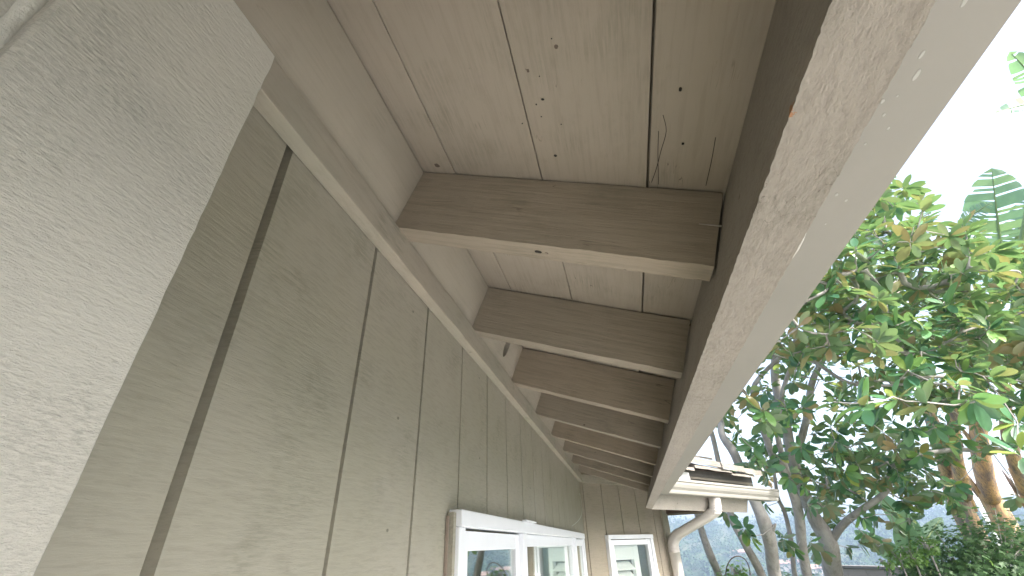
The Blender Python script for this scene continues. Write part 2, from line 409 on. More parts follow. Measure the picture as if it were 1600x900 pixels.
# knot hole in the underside of the first rafter: a pit with a torn rim
def pit(p, a, r1, r2, up, side, name='knot', mat=M_dark, depth=.0006):
    mb = MB(); N = 14; vs = []
    for k in range(N):
        t = 2*math.pi*k/N; q = 1+.3*mnoise.noise(Vector((math.cos(t)*2, math.sin(t)*2, a)))
        vs.append(p+side*(r1*q*math.cos(t))+up*(r2*q*math.sin(t)))
    nrm = side.cross(up).normalized()
    if nrm.dot(CAMP-p) < 0: nrm = -nrm
    vs2 = [v+nrm*depth for v in vs]; mb.add(vs2+[v-nrm*.002 for v in vs], [tuple(range(N))]+[(k, (k+1) % N, N+(k+1) % N, N+k) for k in range(N)])
    return mb.build(name, mat, house)
sld = Vector((SLX, 0, SLZ)); yv = Vector((0, 1, 0))
e = .246; pit(near(S0+.018, e, .4545-.3512*(e-.0145)-.0008), 1, .0055, .0026, yv, sld)
e = .252; pit(near(S0+.019, e+.006, .4545-.3512*(e-.0085)-.0008), 2, .0025, .0016, yv, sld, mat=M_bare, depth=.0009)
for (u, v, r) in ((848, 155, .0021), (868, 243, .0024), (838, 163, .0009), (846, 182, .001), (816, 193, .0008), (877, 194, .0008), (843, 119, .0007), (862, 60, .0007), (536, 128, .0018), (1063, 140, .0016), (1067, 225, .0015)):
    d = CF+CR*((u-800)/FPX)-CU*((v-450)/FPX)      # where that speck sits on the boards
    t_ = (.569+.3512*(.058-.32))/(d.z+.3512*d.x); p = CAMP+d*t_
    pit(p, u, r, r*random.uniform(.6, 1.3), Vector((0, 1, 0)), sld, name='debris_speck', mat=M_dark, depth=.0007)
M_fleck = plain('white_fleck', (.37, .36, .335), .6)
for (u, v, r1, r2) in ((1370, 135, .0012, .0024), (1432, 117, .0016, .0045), (1379, 158, .0012, .0019), (1381, 179, .001, .0015), (1388, 200, .0009, .0014), (1507, 3, .0013, .003), (1322, 313, .0012, .0016), (1307, 304, .0014, .002), (1402, 150, .0006, .0008), (1440, 85, .0012, .003), (1352, 225, .0008, .001), (1290, 350, .0007, .0012)):
    p = atz(u, v, CAM_H+.2805); pit(p, u, r2, r1, Vector((1, 0, 0)), Vector((0, 1, 0)), name='paint_fleck', mat=M_fleck, depth=.0004)
def on_soffit(u, v):
    d = CF+CR*((u-800)/FPX)-CU*((v-450)/FPX); return CAMP+d*((.569+.3512*(.058-.32)-.0006)/(d.z+.3512*d.x))
for pts in (((1036, 180), (1041, 205), (1033, 235), (1026, 262), (1018, 285)), ((1029, 205), (1028, 240), (1029, 288)), ((1118, 215), (1112, 250), (1103, 290)), ((500, 195), (522, 190), (545, 172), (556, 165))):
    mb = MB(); mb.tube(smooth_path([on_soffit(*q) for q in pts], 4), .00042, 4); mb.build('paint_crack', M_dark, house)
def on_plane_y(u, v, s):
    d = CF+CR*((u-800)/FPX)-CU*((v-450)/FPX); return CAMP+d*(s/d.y)
M_scuff = plain('caulk_smear', (.40, .375, .33), .8)
p = [on_plane_y(u, v, S0+.0002) for u, v in ((1092, 350), (1112, 352), (1134, 354))]
mb = MB(); mb.tube(p, [.0008, .0013, .0016], 6); mb.build('caulk_bead', M_scuff, house, smooth=True)
# nail heads down the studs of the siding
M_nail = plain('nail_head', (.20, .185, .15), .7)
for s_ in (.62, 1.03, 1.64, 2.05, 2.46):
    for z_ in (.385, .20, .03):
        if z_ < .07 and s_ > .84: continue
        pit(near(s_+random.uniform(-.01, .01), .0006, z_+random.uniform(-.03, .0)), s_*9+z_, .0024, .0022, Vector((0, 0, 1)), Vector((0, 1, 0)), name='nail_head', mat=M_nail, depth=.0003)
# ---- bump-out with its corner board, close beside the camera ----------------------
def PB(s, x, z): return Vector((x, s, CAM_H+z))
mb = MB(); mb.box(PB, -2.4, .052, -.318, -.2075, ZF, .3035); mb.build('chase_wall', M_board, house)
mb = MB(); n = 150; rows = []
for i in range(n+1):
    z = ZF+(.3035-ZF)*(1-(1-i/n)**1.6) if i < n else .3035
    for (y, x) in ((.0485, -.2095), (.0485, -.199), (.0500, -.1975), (.1392, -.1975), (.1405, -.199), (.1405, -.3175), (.056, -.3175)):
        j = .0007*mnoise.noise(Vector((z*70, x*9, 1)))+.0004*mnoise.noise(Vector((z*260, x*9, 1))) if y > .1 and x > -.2 else 0
        lean = -.0063*min(1.2, (.3035-z)/.3) if y > .1 else 0     # the old board is a little out of plumb
        rows.append(PB(y+j+lean, x, z))
m = 7
mb.add(rows, [(i*m+k, i*m+(k+1) % m, (i+1)*m+(k+1) % m, (i+1)*m+k) for i in range(n) for k in range(m)]+[tuple(range(m))[::-1], tuple(n*m+k for k in range(m))])
mb.build('corner_board', M_board, house)
mb = MB(); pts = [PB(.0470+.0005*mnoise.noise(Vector((z*60, 2, 0))), -.2085, z) for z in np.arange(-1.9, .295, .003)]
mb.tube(pts, [.0040+.0009*mnoise.noise(Vector((p.z*90, 0, 0))) for p in pts], 8); mb.build('caulk_bead', plain('old_caulk', (.60, .58, .52), .6, .08, 60, bs=.5), house, smooth=True)
mb = MB(); mb.box(PB, -2.42, .145, -.3185, -.19, .297, .3025) if False else None
# ---- far corner board, porch ceiling ---------------------------------------------
mb = MB(); mb.box(far, .935, 1.012, .0015, .020, ZF, .44); mb.box(far, .9965, 1.012, -.09, .0010, ZF, .44)
mb.build('corner_board', M_trim, house, bevel=.0015)
mb = MB(); vs = []
for z in (.205, .235):
    vs += [far(1.0, .436, z), far(1.47, .436, z), far(1.12, -.55, z), far(1.0, -.55, z)]
mb.add(vs, [(0, 1, 2, 3), (4, 7, 6, 5), (0, 4, 5, 1), (1, 5, 6, 2), (2, 6, 7, 3), (3, 7, 4, 0)]); mb.build('porch_ceiling', M_ceiling, house)
# ---- roof deck and shakes ---------------------------------------------------------
roof = MB(); T0 = .0215
def rp(P, a, e, up): return P(a, e, soffit_z(e)+up)
for P, A0, A1 in ((near, -3.0, None), (far, None, 1.50)):
    vs = []
    for up in (T0, T0+.05):
        for e in (.575, -3.4):
            if P is near: vs += [rp(P, A0, e, up), rp(P, CY-MIT*e, e, up)]
            else: vs += [rp(P, MIT*e, e, up), rp(P, A1, e, up)]
    roof.add(vs, [(0, 1, 3, 2), (4, 6, 7, 5), (0, 4, 5, 1), (2, 3, 7, 6), (0, 2, 6, 4), (1, 5, 7, 3)])
ro = roof.build('roof', M_roof, house)
def shake(P, a0, a1, e_butt, up0, th0, th1, lift=0, mat=M_shake):
    """one split shake: thick butt towards the eave, thin at its head"""
    mb = MB(); L = .34; vs = []; N = 6
    for i in range(N+1):
        a = a0+(a1-a0)*i/N; j1 = random.uniform(-.004, .004); j2 = random.uniform(-.002, .002)
        e1 = e_butt+j1; z = soffit_z(e1)+up0+lift*(1-i/N)+j2
        zh = soffit_z(e1-L)+up0-.004
        vs += [P(a, e1, z), P(a, e1-.004, z+th0*(1+random.uniform(-.12, .12))), P(a, e1-L, zh), P(a, e1-L, zh+th1)]
    fs = []
    for i in range(N):
        b = i*4; c = b+4; fs += [(b, c, c+1, b+1), (b+1, c+1, c+3, b+3), (b+3, c+3, c+2, b+2), (b+2, c+2, c, b)]
    fs += [(0, 1, 3, 2), (N*4, N*4+2, N*4+3, N*4+1)]
    mb.add(vs, fs); return mb
sm = MB(); k = 0
a = -3.0
for course, (eb, up) in enumerate(((.66, .078), (.655, .098), (.47, .115), (.28, .132), (.09, .149))):
    a = -3.0
    while a < CY-MIT*eb-.12:
        wd = random.uniform(.09, .17); q = shake(near, a, min(a+wd-.006, CY-MIT*eb), eb+random.uniform(-.01, .01), up, .018, .004); sm.add(q.v, q.f); a += wd
sk = sm.build('shakes', M_shake, None); sk.parent = ro
sm = MB()
for course, (eb, up) in enumerate(((.47, .125), (.28, .142), (.09, .159))):
    a = MIT*eb+.02
    while a < 1.47:
        wd = random.uniform(.09, .17); q = shake(far, a, min(a+wd-.006, 1.5), eb+random.uniform(-.01, .01), up, .018, .004); sm.add(q.v, q.f); a += wd
sk = sm.build('shakes', M_shake, None); sk.parent = ro
# the split, lifted shakes over the far gutter
for (a0, a1, eb, up, th, lift) in ((.50, 1.02, .66, .088, .021, .003), (1.025, 1.40, .655, .076, .018, -.004), (.30, .495, .655, .07, .02, 0),
                                   (.44, .86, .665, .120, .040, .0), (.865, 1.22, .672, .108, .042, .004), (1.225, 1.52, .668, .098, .040, .004)):
    o = shake(far, a0, a1, eb, up, th, .006, lift).build('loose_shake', M_shake, None); o.parent = ro
mb = MB(); mb.box(lambda a, e, z: far(a, e, soffit_z(e)+z), .45, 1.36, .30, .625, .0725, .0755); o = mb.build('under_shakes', M_shake_gap, None); o.parent = ro  # dark sheet: shade of the gap under the shakes, put into colour
mb = MB(); mb.box(far, .26, .50, .565, .600, .372, .425); o = mb.build('flashing', plain('flashing_white', (.75, .75, .75), .5), None); o.parent = ro
# ---- windows ------------------------------------------------------------------------
def sash(P, a0, a1, z0, z1, st, rail, e0, e1, par, brail=None):
    mb = MB(); br = brail or rail
    mb.box(P, a0, a0+st, e0, e1, z0, z1); mb.box(P, a1-st, a1, e0, e1, z0, z1)
    mb.box(P, a0+st, a1-st, e0+.0007, e1-.0007, z1-rail, z1); mb.box(P, a0+st, a1-st, e0+.0007, e1-.0007, z0, z0+br)
    s = mb.build('sash', M_white, None, bevel=.002); s.parent = par
    gm = MB(); gm.box(P, a0+st-.006, a1-st+.006, e0+.008, e0+.012, z0+br-.006, z1-rail+.006)
    g = gm.build('pane', M_glass, None); g.parent = par
    return s
def window(P, a0, a1, z0, z1, mull, fw=.034, ef=.045, rails=.034, st=.042):
    mb = MB()
    mb.box(P, a0, a1, -.02, ef+.004, z1-.028, z1); mb.box(P, a0, a1, -.02, ef+.02, z0, z0+.04)
    mb.box(P, a0, a0+fw, -.02, ef, z0+.0405, z1-.0285); mb.box(P, a1-fw, a1, -.02, ef, z0+.0405, z1-.0285)
    for m in mull: mb.box(P, m-.022, m+.022, -.02, ef+.003, z0+.0405, z1-.0285)
    f = mb.build('window', M_white, house, bevel=.002)
    edges = [a0+fw]+[x for m in mull for x in (m-.022, m+.022)]+[a1-fw]
    for i in range(0, len(edges), 2):
        g = .005 if i != 2 or len(edges) == 2 else .001
        sash(P, edges[i]+.003, edges[i+1]-.003, z0+.045, z1-.028-g, st, rails, -.008, ef-.010-(.004 if i == 2 else 0), f)
    return f
wa = window(near, WIN_A[0], WIN_A[1], WIN_A[2], WIN_A[3], (1.405, 2.73), ef=.021)
wb = window(far, WIN_B[0], WIN_B[1], WIN_B[2], WIN_B[3], (), fw=.03, ef=.03, rails=.034, st=.034)
mb = MB(); mb.box(near, .8305, .8345, .001, .006, -1.1, .052); mb.build('bare_wood_strip', M_bare, house)
mb = MB(); mb.box(near, .8365, .8492, .001, .014, -1.1, .058); mb.build('casing_strip', M_trim, house, bevel=.001)
mb = MB(); mb.box(near, 1.39, 1.55, .020, .032, .0635, .0675)
o = mb.build('head_flashing', M_white, None); o.parent = wa
def shutter(P, a0, a1, z0, z1, e, par):
    mb = MB(); mb.box(P, a0, a0+.06, e-.028, e, z0, z1); mb.box(P, a1-.06, a1, e-.028, e, z0, z1)
    mb.box(P, a0+.06, a1-.06, e-.027, e-.001, z1-.09, z1); mb.box(P, a0+.06, a1-.06, e-.027, e-.001, z0, z0+.09)
    z = z1-.13
    while z > z0+.11:
        vs = []
        for a in (a0+.062, a1-.062):
            for (de, dz) in ((-.045, .026), (-.040, .030), (.018, -.022), (.013, -.026)): vs.append(P(a, e-.014+de, z+dz))
        mb.add(vs, [(0, 1, 2, 3), (4, 7, 6, 5), (0, 4, 5, 1), (1, 5, 6, 2), (2, 6, 7, 3), (3, 7, 4, 0)])
        z -= .062
    s = mb.build('shutter', M_shutter, None); s.parent = par
shutter(far, .252, .60, WIN_B[2]+.05, -.012, -.022, wb)
# ---- downspout -------------------------------------------------------------------------
A = far(.855, .553, .281); B = far(.855, .553, .262); C1 = far(.855, .545, .215); C2 = far(.862, .505, .175)
D1 = far(.925, .20, .075); D2 = far(.945, .115, .045); E1 = far(.950, .066, -.005); E2 = far(.953, .060, -.07); G = far(.962, .056, -1.95)
path = smooth_path([A, B, C1, C2, D1, D2, E1, E2], 26)+[far(.953, .060, z) for z in (-.3, -.8, -1.4, -1.95)]
mb = MB(); side = Vector((WX, WY, 0)); rings = []
NSEC = 16; acc = 0
for i, p in enumerate(path):
    t = (path[min(i+1, len(path)-1)]-path[max(i-1, 0)]).normalized(); sd_ = (side-t*side.dot(t)).normalized(); up = t.cross(sd_)
    if i: acc += (p-path[i-1]).length
    seg = i/26
    bend = 1 if (seg < 3.0 or 4.2 < seg < 7.2) else 0
    rib = 1+.055*bend*(1 if i % 4 < 2 else -.6)
    ring = []
    for k in range(NSEC):
        a = 2*math.pi*k/NSEC; c, s_ = math.cos(a), math.sin(a); q = (abs(c)**4+abs(s_)**4)**-.25
        ring.append(p+sd_*(.041*q*c*rib)+up*(.033*q*s_*rib))
    rings.append(ring)
m = len(rings); n = NSEC
mb.add([v for r in rings for v in r], [(i*n+k, i*n+(k+1) % n, (i+1)*n+(k+1) % n, (i+1)*n+k) for i in range(m-1) for k in range(n)])
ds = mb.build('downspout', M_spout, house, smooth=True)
mb = MB(); mb.box(far, .918, 1.006, .022, .0265, -.52, -.49); mb.box(far, .920, 1.004, .0845, .0875, -.52, -.49); o = mb.build('strap', M_spout, None); o.parent = ds

# fix the origin of parts parented below parts: they inherit the house offset from their parent
for o in bpy.data.objects:
    if o.parent and o.parent.type == 'EMPTY' and o.type == 'MESH' and o.data.name.split('.')[0] != 'rafter':
        pass

# a drooping cobweb thread at the bend
mb = MB(); p0 = atz(957, 762, CAM_H+.33); 
pA = near(3.25, .02, .30); pB = near(2.55, .03, .085)
mb.tube([pA.lerp(pB, t)+Vector((.03*math.sin(math.pi*t), 0, -.03*math.sin(math.pi*t))) for t in np.linspace(0, 1, 12)], .0009, 4)
tag(mb.build('cobweb_thread', plain('web', (.6, .6, .55), .8), None), 'thin pale cobweb thread hanging slack across the siding above the wide window', 'cobweb')

# ------------------------------------------------------------------ terrain
def ground_h(x, y):
    r = math.hypot(x-2, y-2); az = math.atan2(x, y)
    h = 0
    if r > 9.5:
        t = min(1, (r-9.5)/110); h = -34*(t*t*(3-2*t))
    if r > 330:
        t = min(1, (r-330)/430); ridge = 17+10*math.sin(az*3.1+.6)*.4+9*mnoise.noise(Vector((az*5, 0, 3)))+4*mnoise.noise(Vector((az*19, r*.004, 3)))
        h += (34+ridge)*(t*t*(3-2*t))
        if r > 760: h -= (r-760)*.05
    if r > 40: h += 3*mnoise.noise(Vector((x*.02, y*.02, 0)))*min(1, (r-40)/80)
    return h
mb = MB(); radii = [0, 2, 4, 6, 8, 9.5, 11, 13, 16, 20, 26, 34, 44, 58, 75, 95, 120, 160, 210, 270, 330, 380, 430, 480, 530, 580, 630, 680, 720, 760, 850, 900, 960]
NA = 240; vs = []; fs = []
for r in radii:
    for k in range(NA):
        a = 2*math.pi*k/NA; x = 2+r*math.sin(a); y = 2+r*math.cos(a); vs.append((x, y, ground_h(x, y)))
for i in range(len(radii)-1):
    for k in range(NA): fs.append((i*NA+k, i*NA+(k+1) % NA, (i+1)*NA+(k+1) % NA, (i+1)*NA+k))
mb.add(vs, fs)
m, t, b = newmat('terrain')
n1 = noise(t, mapped(t, (1, 1, 1)), .035, 8, .65); n2 = noise(t, mapped(t, (1, 1, 1)), 9, 6, .7)
c = mix(t, ramp(t, n1, [(.42, 0), (.56, 1)]), (.035, .055, .028), (.13, .11, .07)); c = mix(t, ramp(t, n2, [(.3, 0), (.7, 1)]), c, (.06, .10, .035))
t.links.new(c, b.inputs['Base Color']); b.inputs['Roughness'].default_value = .95; b.inputs['Specular IOR Level'].default_value = .1
bump(t, b, n2, .5, .05)
g = mb.build('ground', m); tag(g, kind='structure')
# unseen patio of pale concrete along the house, widened for brighter bounce light
mb = MB(); mb.box(WP, -.2, 4.2, -5, 3.4, .002, .03)
m, t, b = newmat('patio_concrete')
c = mix(t, noise(t, mapped(t, (1, 1, 1)), 3, 6, .65), (.43, .42, .41), (.55, .54, .525)); t.links.new(c, b.inputs['Base Color']); b.inputs['Roughness'].default_value = .9
bump(t, b, noise(t, mapped(t, (1, 1, 1)), 120, 4, .7), .3, .004)
tag(mb.build('patio', m), kind='structure')

# ------------------------------------------------------------------ leaves and trees
class Leaves:
    def __init__(s): s.v = []; s.n = 0; s.f = []
    TEMPL = [(0, .0), (.10, .08), (.30, .36), (.55, .50), (.78, .43), (.93, .22), (1.0, 0)]
    def leaf(s, p, d, nrm, L, W, curl=.12, fold=.18):
        d = d.normalized(); side = d.cross(nrm)
        side = side.normalized() if side.length > 1e-5 else d.orthogonal().normalized(); nn = side.cross(d)
        b = len(s.v); T = s.TEMPL; pts = []
        for (t, w) in T:
            c = p+d*(L*t)-nn*(curl*L*t*t)
            pts.append(c)
            if 0 < t < 1: pts.append(c-side*(W*w)+nn*(fold*W*w)); pts.append(c+side*(W*w)+nn*(fold*W*w))
        s.v += [tuple(q) for q in pts]
        # indices: 0 base ; then triples (c,l,r) ; last tip
        m = len(T)-2
        f = s.f; f.append((b, b+1, b+2)); f.append((b, b+3, b+1))
        for i in range(m-1):
            c0 = b+1+3*i; c1 = c0+3
            f.append((c0, c1, c1+1, c0+1)); f.append((c0, c0+2, c1+2, c1))
        c0 = b+1+3*(m-1); tip = b+1+3*m
        f.append((c0, tip, c0+1)); f.append((c0, c0+2, tip))
    def build(s, name, mat, par):
        me = bpy.data.meshes.new(name); me.from_pydata(s.v, [], s.f); me.materials.append(mat)
        me.polygons.foreach_set('use_smooth', [True]*len(me.polygons)); me.update()
        o = bpy.data.objects.new(name, me); col.objects.link(o); o.parent = par
        if par: o.location = -Vector(par.location)
        return o
def leaf_mat(name, stops, under, rough=.30, trans=.35, spec=.7):
    m, t, b = newmat(name)
    geo = t.nodes.new('ShaderNodeNewGeometry')
    top = ramp(t, geo.outputs['Random Per Island'], stops)
    n = noise(t, mapped(t, (1, 1, 1)), 30, 3)
    top = mix(t, .35, top, mix(t, n, (.4, .4, .4), (1, 1, 1)), 'MULTIPLY')
    un = ramp(t, geo.outputs['Random Per Island'], under)
    c = mix(t, geo.outputs['Backfacing'], top, un)
    t.links.new(c, b.inputs['Base Color']); b.inputs['Roughness'].default_value = rough; b.inputs['Specular IOR Level'].default_value = spec
    tr = t.nodes.new('ShaderNodeBsdfTranslucent'); t.links.new(mix(t, .5, c, (.20, .34, .05)), tr.inputs['Color'])
    ms = t.nodes.new('ShaderNodeMixShader'); ms.inputs[0].default_value = trans
    t.links.new(b.outputs[0], ms.inputs[1]); t.links.new(tr.outputs[0], ms.inputs[2]); t.links.new(ms.outputs[0], t.nodes['Material Output'].inputs['Surface'])
    return m
M_mag = leaf_mat('magnolia_leaf', [(0, (.06, .17, .10)), (.3, (.10, .25, .13)), (.6, (.15, .33, .14)), (.86, (.23, .42, .12)), (.97, (.40, .46, .10)), (1, (.40, .30, .12))],
                 [(0, (.13, .23, .12)), (.6, (.19, .27, .14)), (.87, (.31, .26, .14)), (1, (.38, .25, .13))])
M_bark = painted_wood('magnolia_bark', (.33, .30, .28), (.44, .415, .39), grain=(14, 14, 5), bstr=.8, bdist=.004, dirt=.5, fine=120, specks=.3)

nodes = []      # [pos, parent index, radius or None, tree id]
trees = []
def trunk(tree, pts, rads):
    """a stem given as photo column, row and distance; carried on down to the ground"""
    P = [at(*q) for q in pts]
    prev = -1; ids = []
    dense = []; 
    sp = smooth_path(P, 5); m = len(sp)
    for i, p in enumerate(sp):
        f = i/(m-1)*(len(rads)-1); j = min(int(f), len(rads)-2); r = rads[j]+(rads[j+1]-rads[j])*(f-j)
        r *= .84+.09*mnoise.noise(p*3); wob = Vector((mnoise.noise(p*2.1), mnoise.noise(p*2.1+Vector((9, 0, 0))), 0))*.02
        nodes.append([p+wob, prev, r, tree]); prev = len(nodes)-1; ids.append(prev)
    return ids
def to_ground(u, v, d, lean=.12):
    p = at(u, v, d); return p
def stem(tree, pts, rads):
    """like trunk(), from the ground up"""
    P = [at(*q) for q in pts]; base = P[0]; dirn = (P[0]-P[1]).normalized()
    g = Vector((base.x+dirn.x*.5, base.y+dirn.y*.5, ground_h(base.x, base.y)-.05))
    full = [g, g.lerp(base, .5)+Vector((dirn.x*.1, 0, 0))]+P
    sp = smooth_path(full, 5); m = len(sp); prev = -1
    rr = [rads[0]*1.25, rads[0]*1.08]+list(rads)
    for i, p in enumerate(sp):
        f = i/(m-1)*(len(rr)-1); j = min(int(f), len(rr)-2); r = rr[j]+(rr[j+1]-rr[j])*(f-j)
        r *= .84+.10*mnoise.noise(p*4); wob = Vector((mnoise.noise(p*2.1), mnoise.noise(p*2.1+Vector((9, 0, 0))), 0))*.025
        nodes.append([p+wob, prev, r, tree]); prev = len(nodes)-1
# tree 0: the stout dark trunk that forks right
stem(0, [(1305, 905, 5.4), (1292, 845, 5.4), (1268, 800, 5.5), (1240, 722, 5.6), (1222, 640, 5.8), (1210, 560, 5.9), (1230, 430, 6.0)], [.115, .12, .095, .085, .075, .06, .04])
fork = len(nodes)
trunk(0, [(1294, 850, 5.4), (1316, 822, 5.3), (1340, 802, 5.2), (1384, 768, 5.1), (1391, 735, 5.1), (1416, 716, 5.0), (1490, 703, 4.9), (1552, 704, 4.7), (1600, 688, 4.6), (1680, 640, 4.5)], [.06, .05, .042, .038, .034, .03, .03, .022, .016, .012])
nodes[fork][1] = 14
trunk(0, [(1240, 722, 5.6), (1262, 650, 5.6), (1272, 590, 5.5), (1330, 500, 5.3), (1400, 440, 5.1)], [.055, .05, .04, .03, .02])
# tree 1: the pale pair of slim trunks
stem(1, [(1262, 905, 4.9), (1248, 805, 4.9), (1232, 752, 4.9), (1203, 705, 5.0), (1184, 640, 5.1), (1180, 600, 5.2), (1240, 540, 5.1)], [.062, .060, .055, .048, .04, .032, .022])
trunk(1, [(1246, 800, 4.9), (1236, 757, 4.95), (1218, 700, 5.0), (1216, 640, 5.0), (1250, 560, 4.9), (1330, 600, 4.5), (1420, 600, 4.2)], [.045, .045, .038, .032, .025, .02, .014])
trunk(1, [(1420, 600, 4.2), (1440, 560, 4.3), (1500, 520, 4.3), (1490, 490, 4.3), (1430, 440, 4.4)], [.014, .014, .014, .012, .008])
trunk(1, [(1500, 520, 4.3), (1560, 500, 4.3), (1640, 480, 4.3), (1760, 470, 4.4)], [.014, .014, .012, .01])
trunk(1, [(1330, 600, 4.5), (1430, 590, 4.4), (1530, 590, 4.3), (1640, 600, 4.2)], [.018, .018, .014, .012])
# tree 2: the knobbly trunk with a broken stub
stem(2, [(1213, 905, 4.6), (1203, 850, 4.6), (1192, 812, 4.6), (1172, 770, 4.7), (1150, 710, 4.8), (1128, 660, 5.0), (1180, 560, 5.2)], [.075, .075, .08, .06, .055, .045, .03])
trunk(2, [(1201, 838, 4.6), (1207, 826, 4.55), (1213, 818, 4.5)], [.05, .03, .006])
stem(2, [(1192, 905, 4.9), (1165, 850, 4.9), (1146, 815, 5.0), (1138, 780, 5.1), (1118, 700, 5.2), (1098, 620, 5.3), (1110, 500, 5.4)], [.055, .05, .042, .04, .035, .03, .02])
stem(2, [(1244, 905, 5.3), (1238, 850, 5.4), (1226, 800, 5.5), (1214, 770, 5.5), (1206, 700, 5.6)], [.035, .033, .028, .026, .02])
# tree 3: the slim reddish stem at the downspout
stem(3, [(1124, 905, 5.6), (1112, 870, 5.6), (1096, 828, 5.7), (1082, 780, 5.8), (1060, 700, 6.0)], [.06, .058, .05, .045, .04])

def top_line(u):
    xs = [1100, 1410, 1450, 1480, 1500, 1530, 1560, 1600, 1700, 1900]; ys = [150, 282, 325, 352, 345, 375, 366, 372, 330, 300]
    return float(np.interp(u, xs, ys))
whorls = []     # pos, dir, scale, tree pref
def dens(u, v):
    if v < top_line(u): return 0
    if v < 560: return 1
    if v < 640: return .42+.2*(u > 1300)
    if v < 700: return .14
    return 0
tries = 0
while len(whorls) < 1350 and tries < 50000:
    tries += 1
    u = random.uniform(1130, 1850); v = random.uniform(180, 700)
    if random.random() > dens(u, v): continue
    d = random.uniform(3.5, 6.6)
    # keep the far crown under the same outline seen from its middle
    p = at(u, v, d)
    if d < 3.9 and v > 600 and u < 1420: continue
    if (p.y < 1.6 and p.x < 2.2) or (u > 1560 and v < 390): continue
    whorls.append((p, None, random.uniform(.8, 1.15)))
for (u, v, d, s, dn) in ((1345, 632, 2.9, 1.15, 0), (1300, 628, 3.2, 1.0, 0), (1395, 620, 3.0, 1.1, 0), (1440, 628, 3.0, 1.1, 0), (1523, 628, 2.9, 1.15, 1), (1500, 600, 3.2, 1, 0), (1595, 705, 3.0, 1.2, 0), (1590, 660, 3.2, 1.1, 0),
                      (1250, 700, 4.6, 1, 1), (1270, 712, 4.6, 1, 1), (1300, 705, 4.7, 1, 0), (1318, 735, 4.6, 1.05, 1), (1338, 722, 4.7, 1, 0), (1360, 712, 4.7, 1, 0), (1385, 722, 4.8, 1, 0), (1290, 735, 4.7, 1, 1),
                      (1265, 790, 4.8, 1.05, 1), (1290, 790, 4.9, 1, 1), (1282, 772, 4.8, 1, 0), (1300, 800, 5, .9, 1), (1175, 700, 4.5, 1, 1), (1168, 728, 4.5, 1, 1), (1200, 738, 4.4, 1.1, 1), (1210, 662, 4.6, 1, 1),
                      (1172, 838, 4.4, 1.05, 1), (1160, 826, 4.4, .9, 1), (1225, 845, 4.6, .9, 1), (1240, 860, 4.8, .9, 1), (1282, 862, 5.0, 1.05, 1), (1270, 850, 5.0, 1, 1), (1345, 848, 5.4, 1.1, 1), (1362, 842, 5.4, 1.1, 1), (1325, 856, 5.4, 1.0, 1), (1380, 850, 5.5, 1.0, 1),
                      (1352, 782, 5.2, .9, 1), (1335, 770, 5.2, .8, 0), (1370, 755, 5, .9, 0), (1412, 782, 5.0, 1.1, 1), (1430, 775, 5.1, 1.1, 1), (1455, 770, 5.2, 1.0, 1), (1425, 812, 5.3, 1, 1), (1480, 775, 5, 1, 1), (1440, 712, 4.7, 1, 1), (1400, 700, 4.6, 1.1, 1), (1500, 690, 4.6, 1, 1),
                      (1420, 672, 3.9, 1.05, 1), (1380, 676, 4.2, 1, 1), (1460, 668, 4.0, 1, 1), (1545, 700, 4.2, .9, 1), (1190, 610, 4.6, 1, 1), (1240, 600, 4.4, 1, 1), (1230, 640, 4.5, 1, 1), (1150, 670, 4.6, 1, 1), (1590, 780, 4.2, .9, 1), (1305, 690, 4.5, 1, 1), (1345, 690, 4.5, .9, 1)):
    whorls.append((at(u, v, d), 'down' if dn else 'up', s))
for _ in range(150):
    u = random.gauss(1330, 95); v = random.gauss(735, 42)
    if u < 1120 or u > 1560 or v > 850: continue
    whorls.append((at(u, v, random.uniform(4.6, 6.2)), 'down', random.uniform(.75, 1)))
# behind-the-camera side of the crown (seen only in the panes)
for _ in range(160):
    q = Vector((random.uniform(4.2, 6.8), 2.2+random.uniform(-1.2, 2.6), random.uniform(2.6, 5.5))); d = q-CAMP; dz = d.dot(CF)
    if dz > .2 and 450-FPX*d.dot(CU)/dz < top_line(800+FPX*d.dot(CR)/dz)+15: continue
    whorls.append((q, None, 1))

# connect every whorl to its nearest stem or twig, nearest ones first
cap = len(nodes)+len(whorls)*5; NP = np.zeros((cap, 3)); 
for i, n_ in enumerate(nodes): NP[i] = n_[0]
cnt = len(nodes); skel = cnt
allow = np.array([1 if n_[0].z > 1.6 else 0 for n_ in nodes]+[1]*(cap-cnt), bool)
rem = list(range(len(whorls))); WPn = np.array([tuple(x[0]) for x in whorls])
best = np.full(len(whorls), 1e9); bi = np.zeros(len(whorls), int)
for i in range(cnt):
    if not allow[i]: continue
    dd = np.linalg.norm(WPn-NP[i], axis=1)+.25*(nodes[i][2] > .06); mk = dd < best; best[mk] = dd[mk]; bi[mk] = i
done = np.zeros(len(whorls), bool); tips = []
for _ in range(len(whorls)):
    q = np.where(done, 1e9, best); w_ = int(q.argmin()); done[w_] = True
    b_ = int(bi[w_]); p0 = nodes[b_][0]; p1 = whorls[w_][0]; L = (p1-p0).length
    prev = b_; steps = max(2, min(4, int(L/.22)+1)); side = Vector((random.gauss(0, 1), random.gauss(0, 1), random.gauss(0, .6)))*L*.10
    for s_ in range(1, steps+1):
        f = s_/steps; p = p0.lerp(p1, f)+side*math.sin(math.pi*f)+Vector((0, 0, -L*.08*math.sin(math.pi*f)))
        nodes.append([p, prev, None, nodes[b_][3]]); prev = len(nodes)-1; NP[prev] = p
        dd = np.linalg.norm(WPn-NP[prev], axis=1); mk = dd < best; best[mk] = dd[mk]; bi[mk] = prev
    tips.append((prev, w_))
kids = {}
for i, n_ in enumerate(nodes):
    if n_[1] >= 0: kids.setdefault(n_[1], []).append(i)
acc = [0.0]*len(nodes)
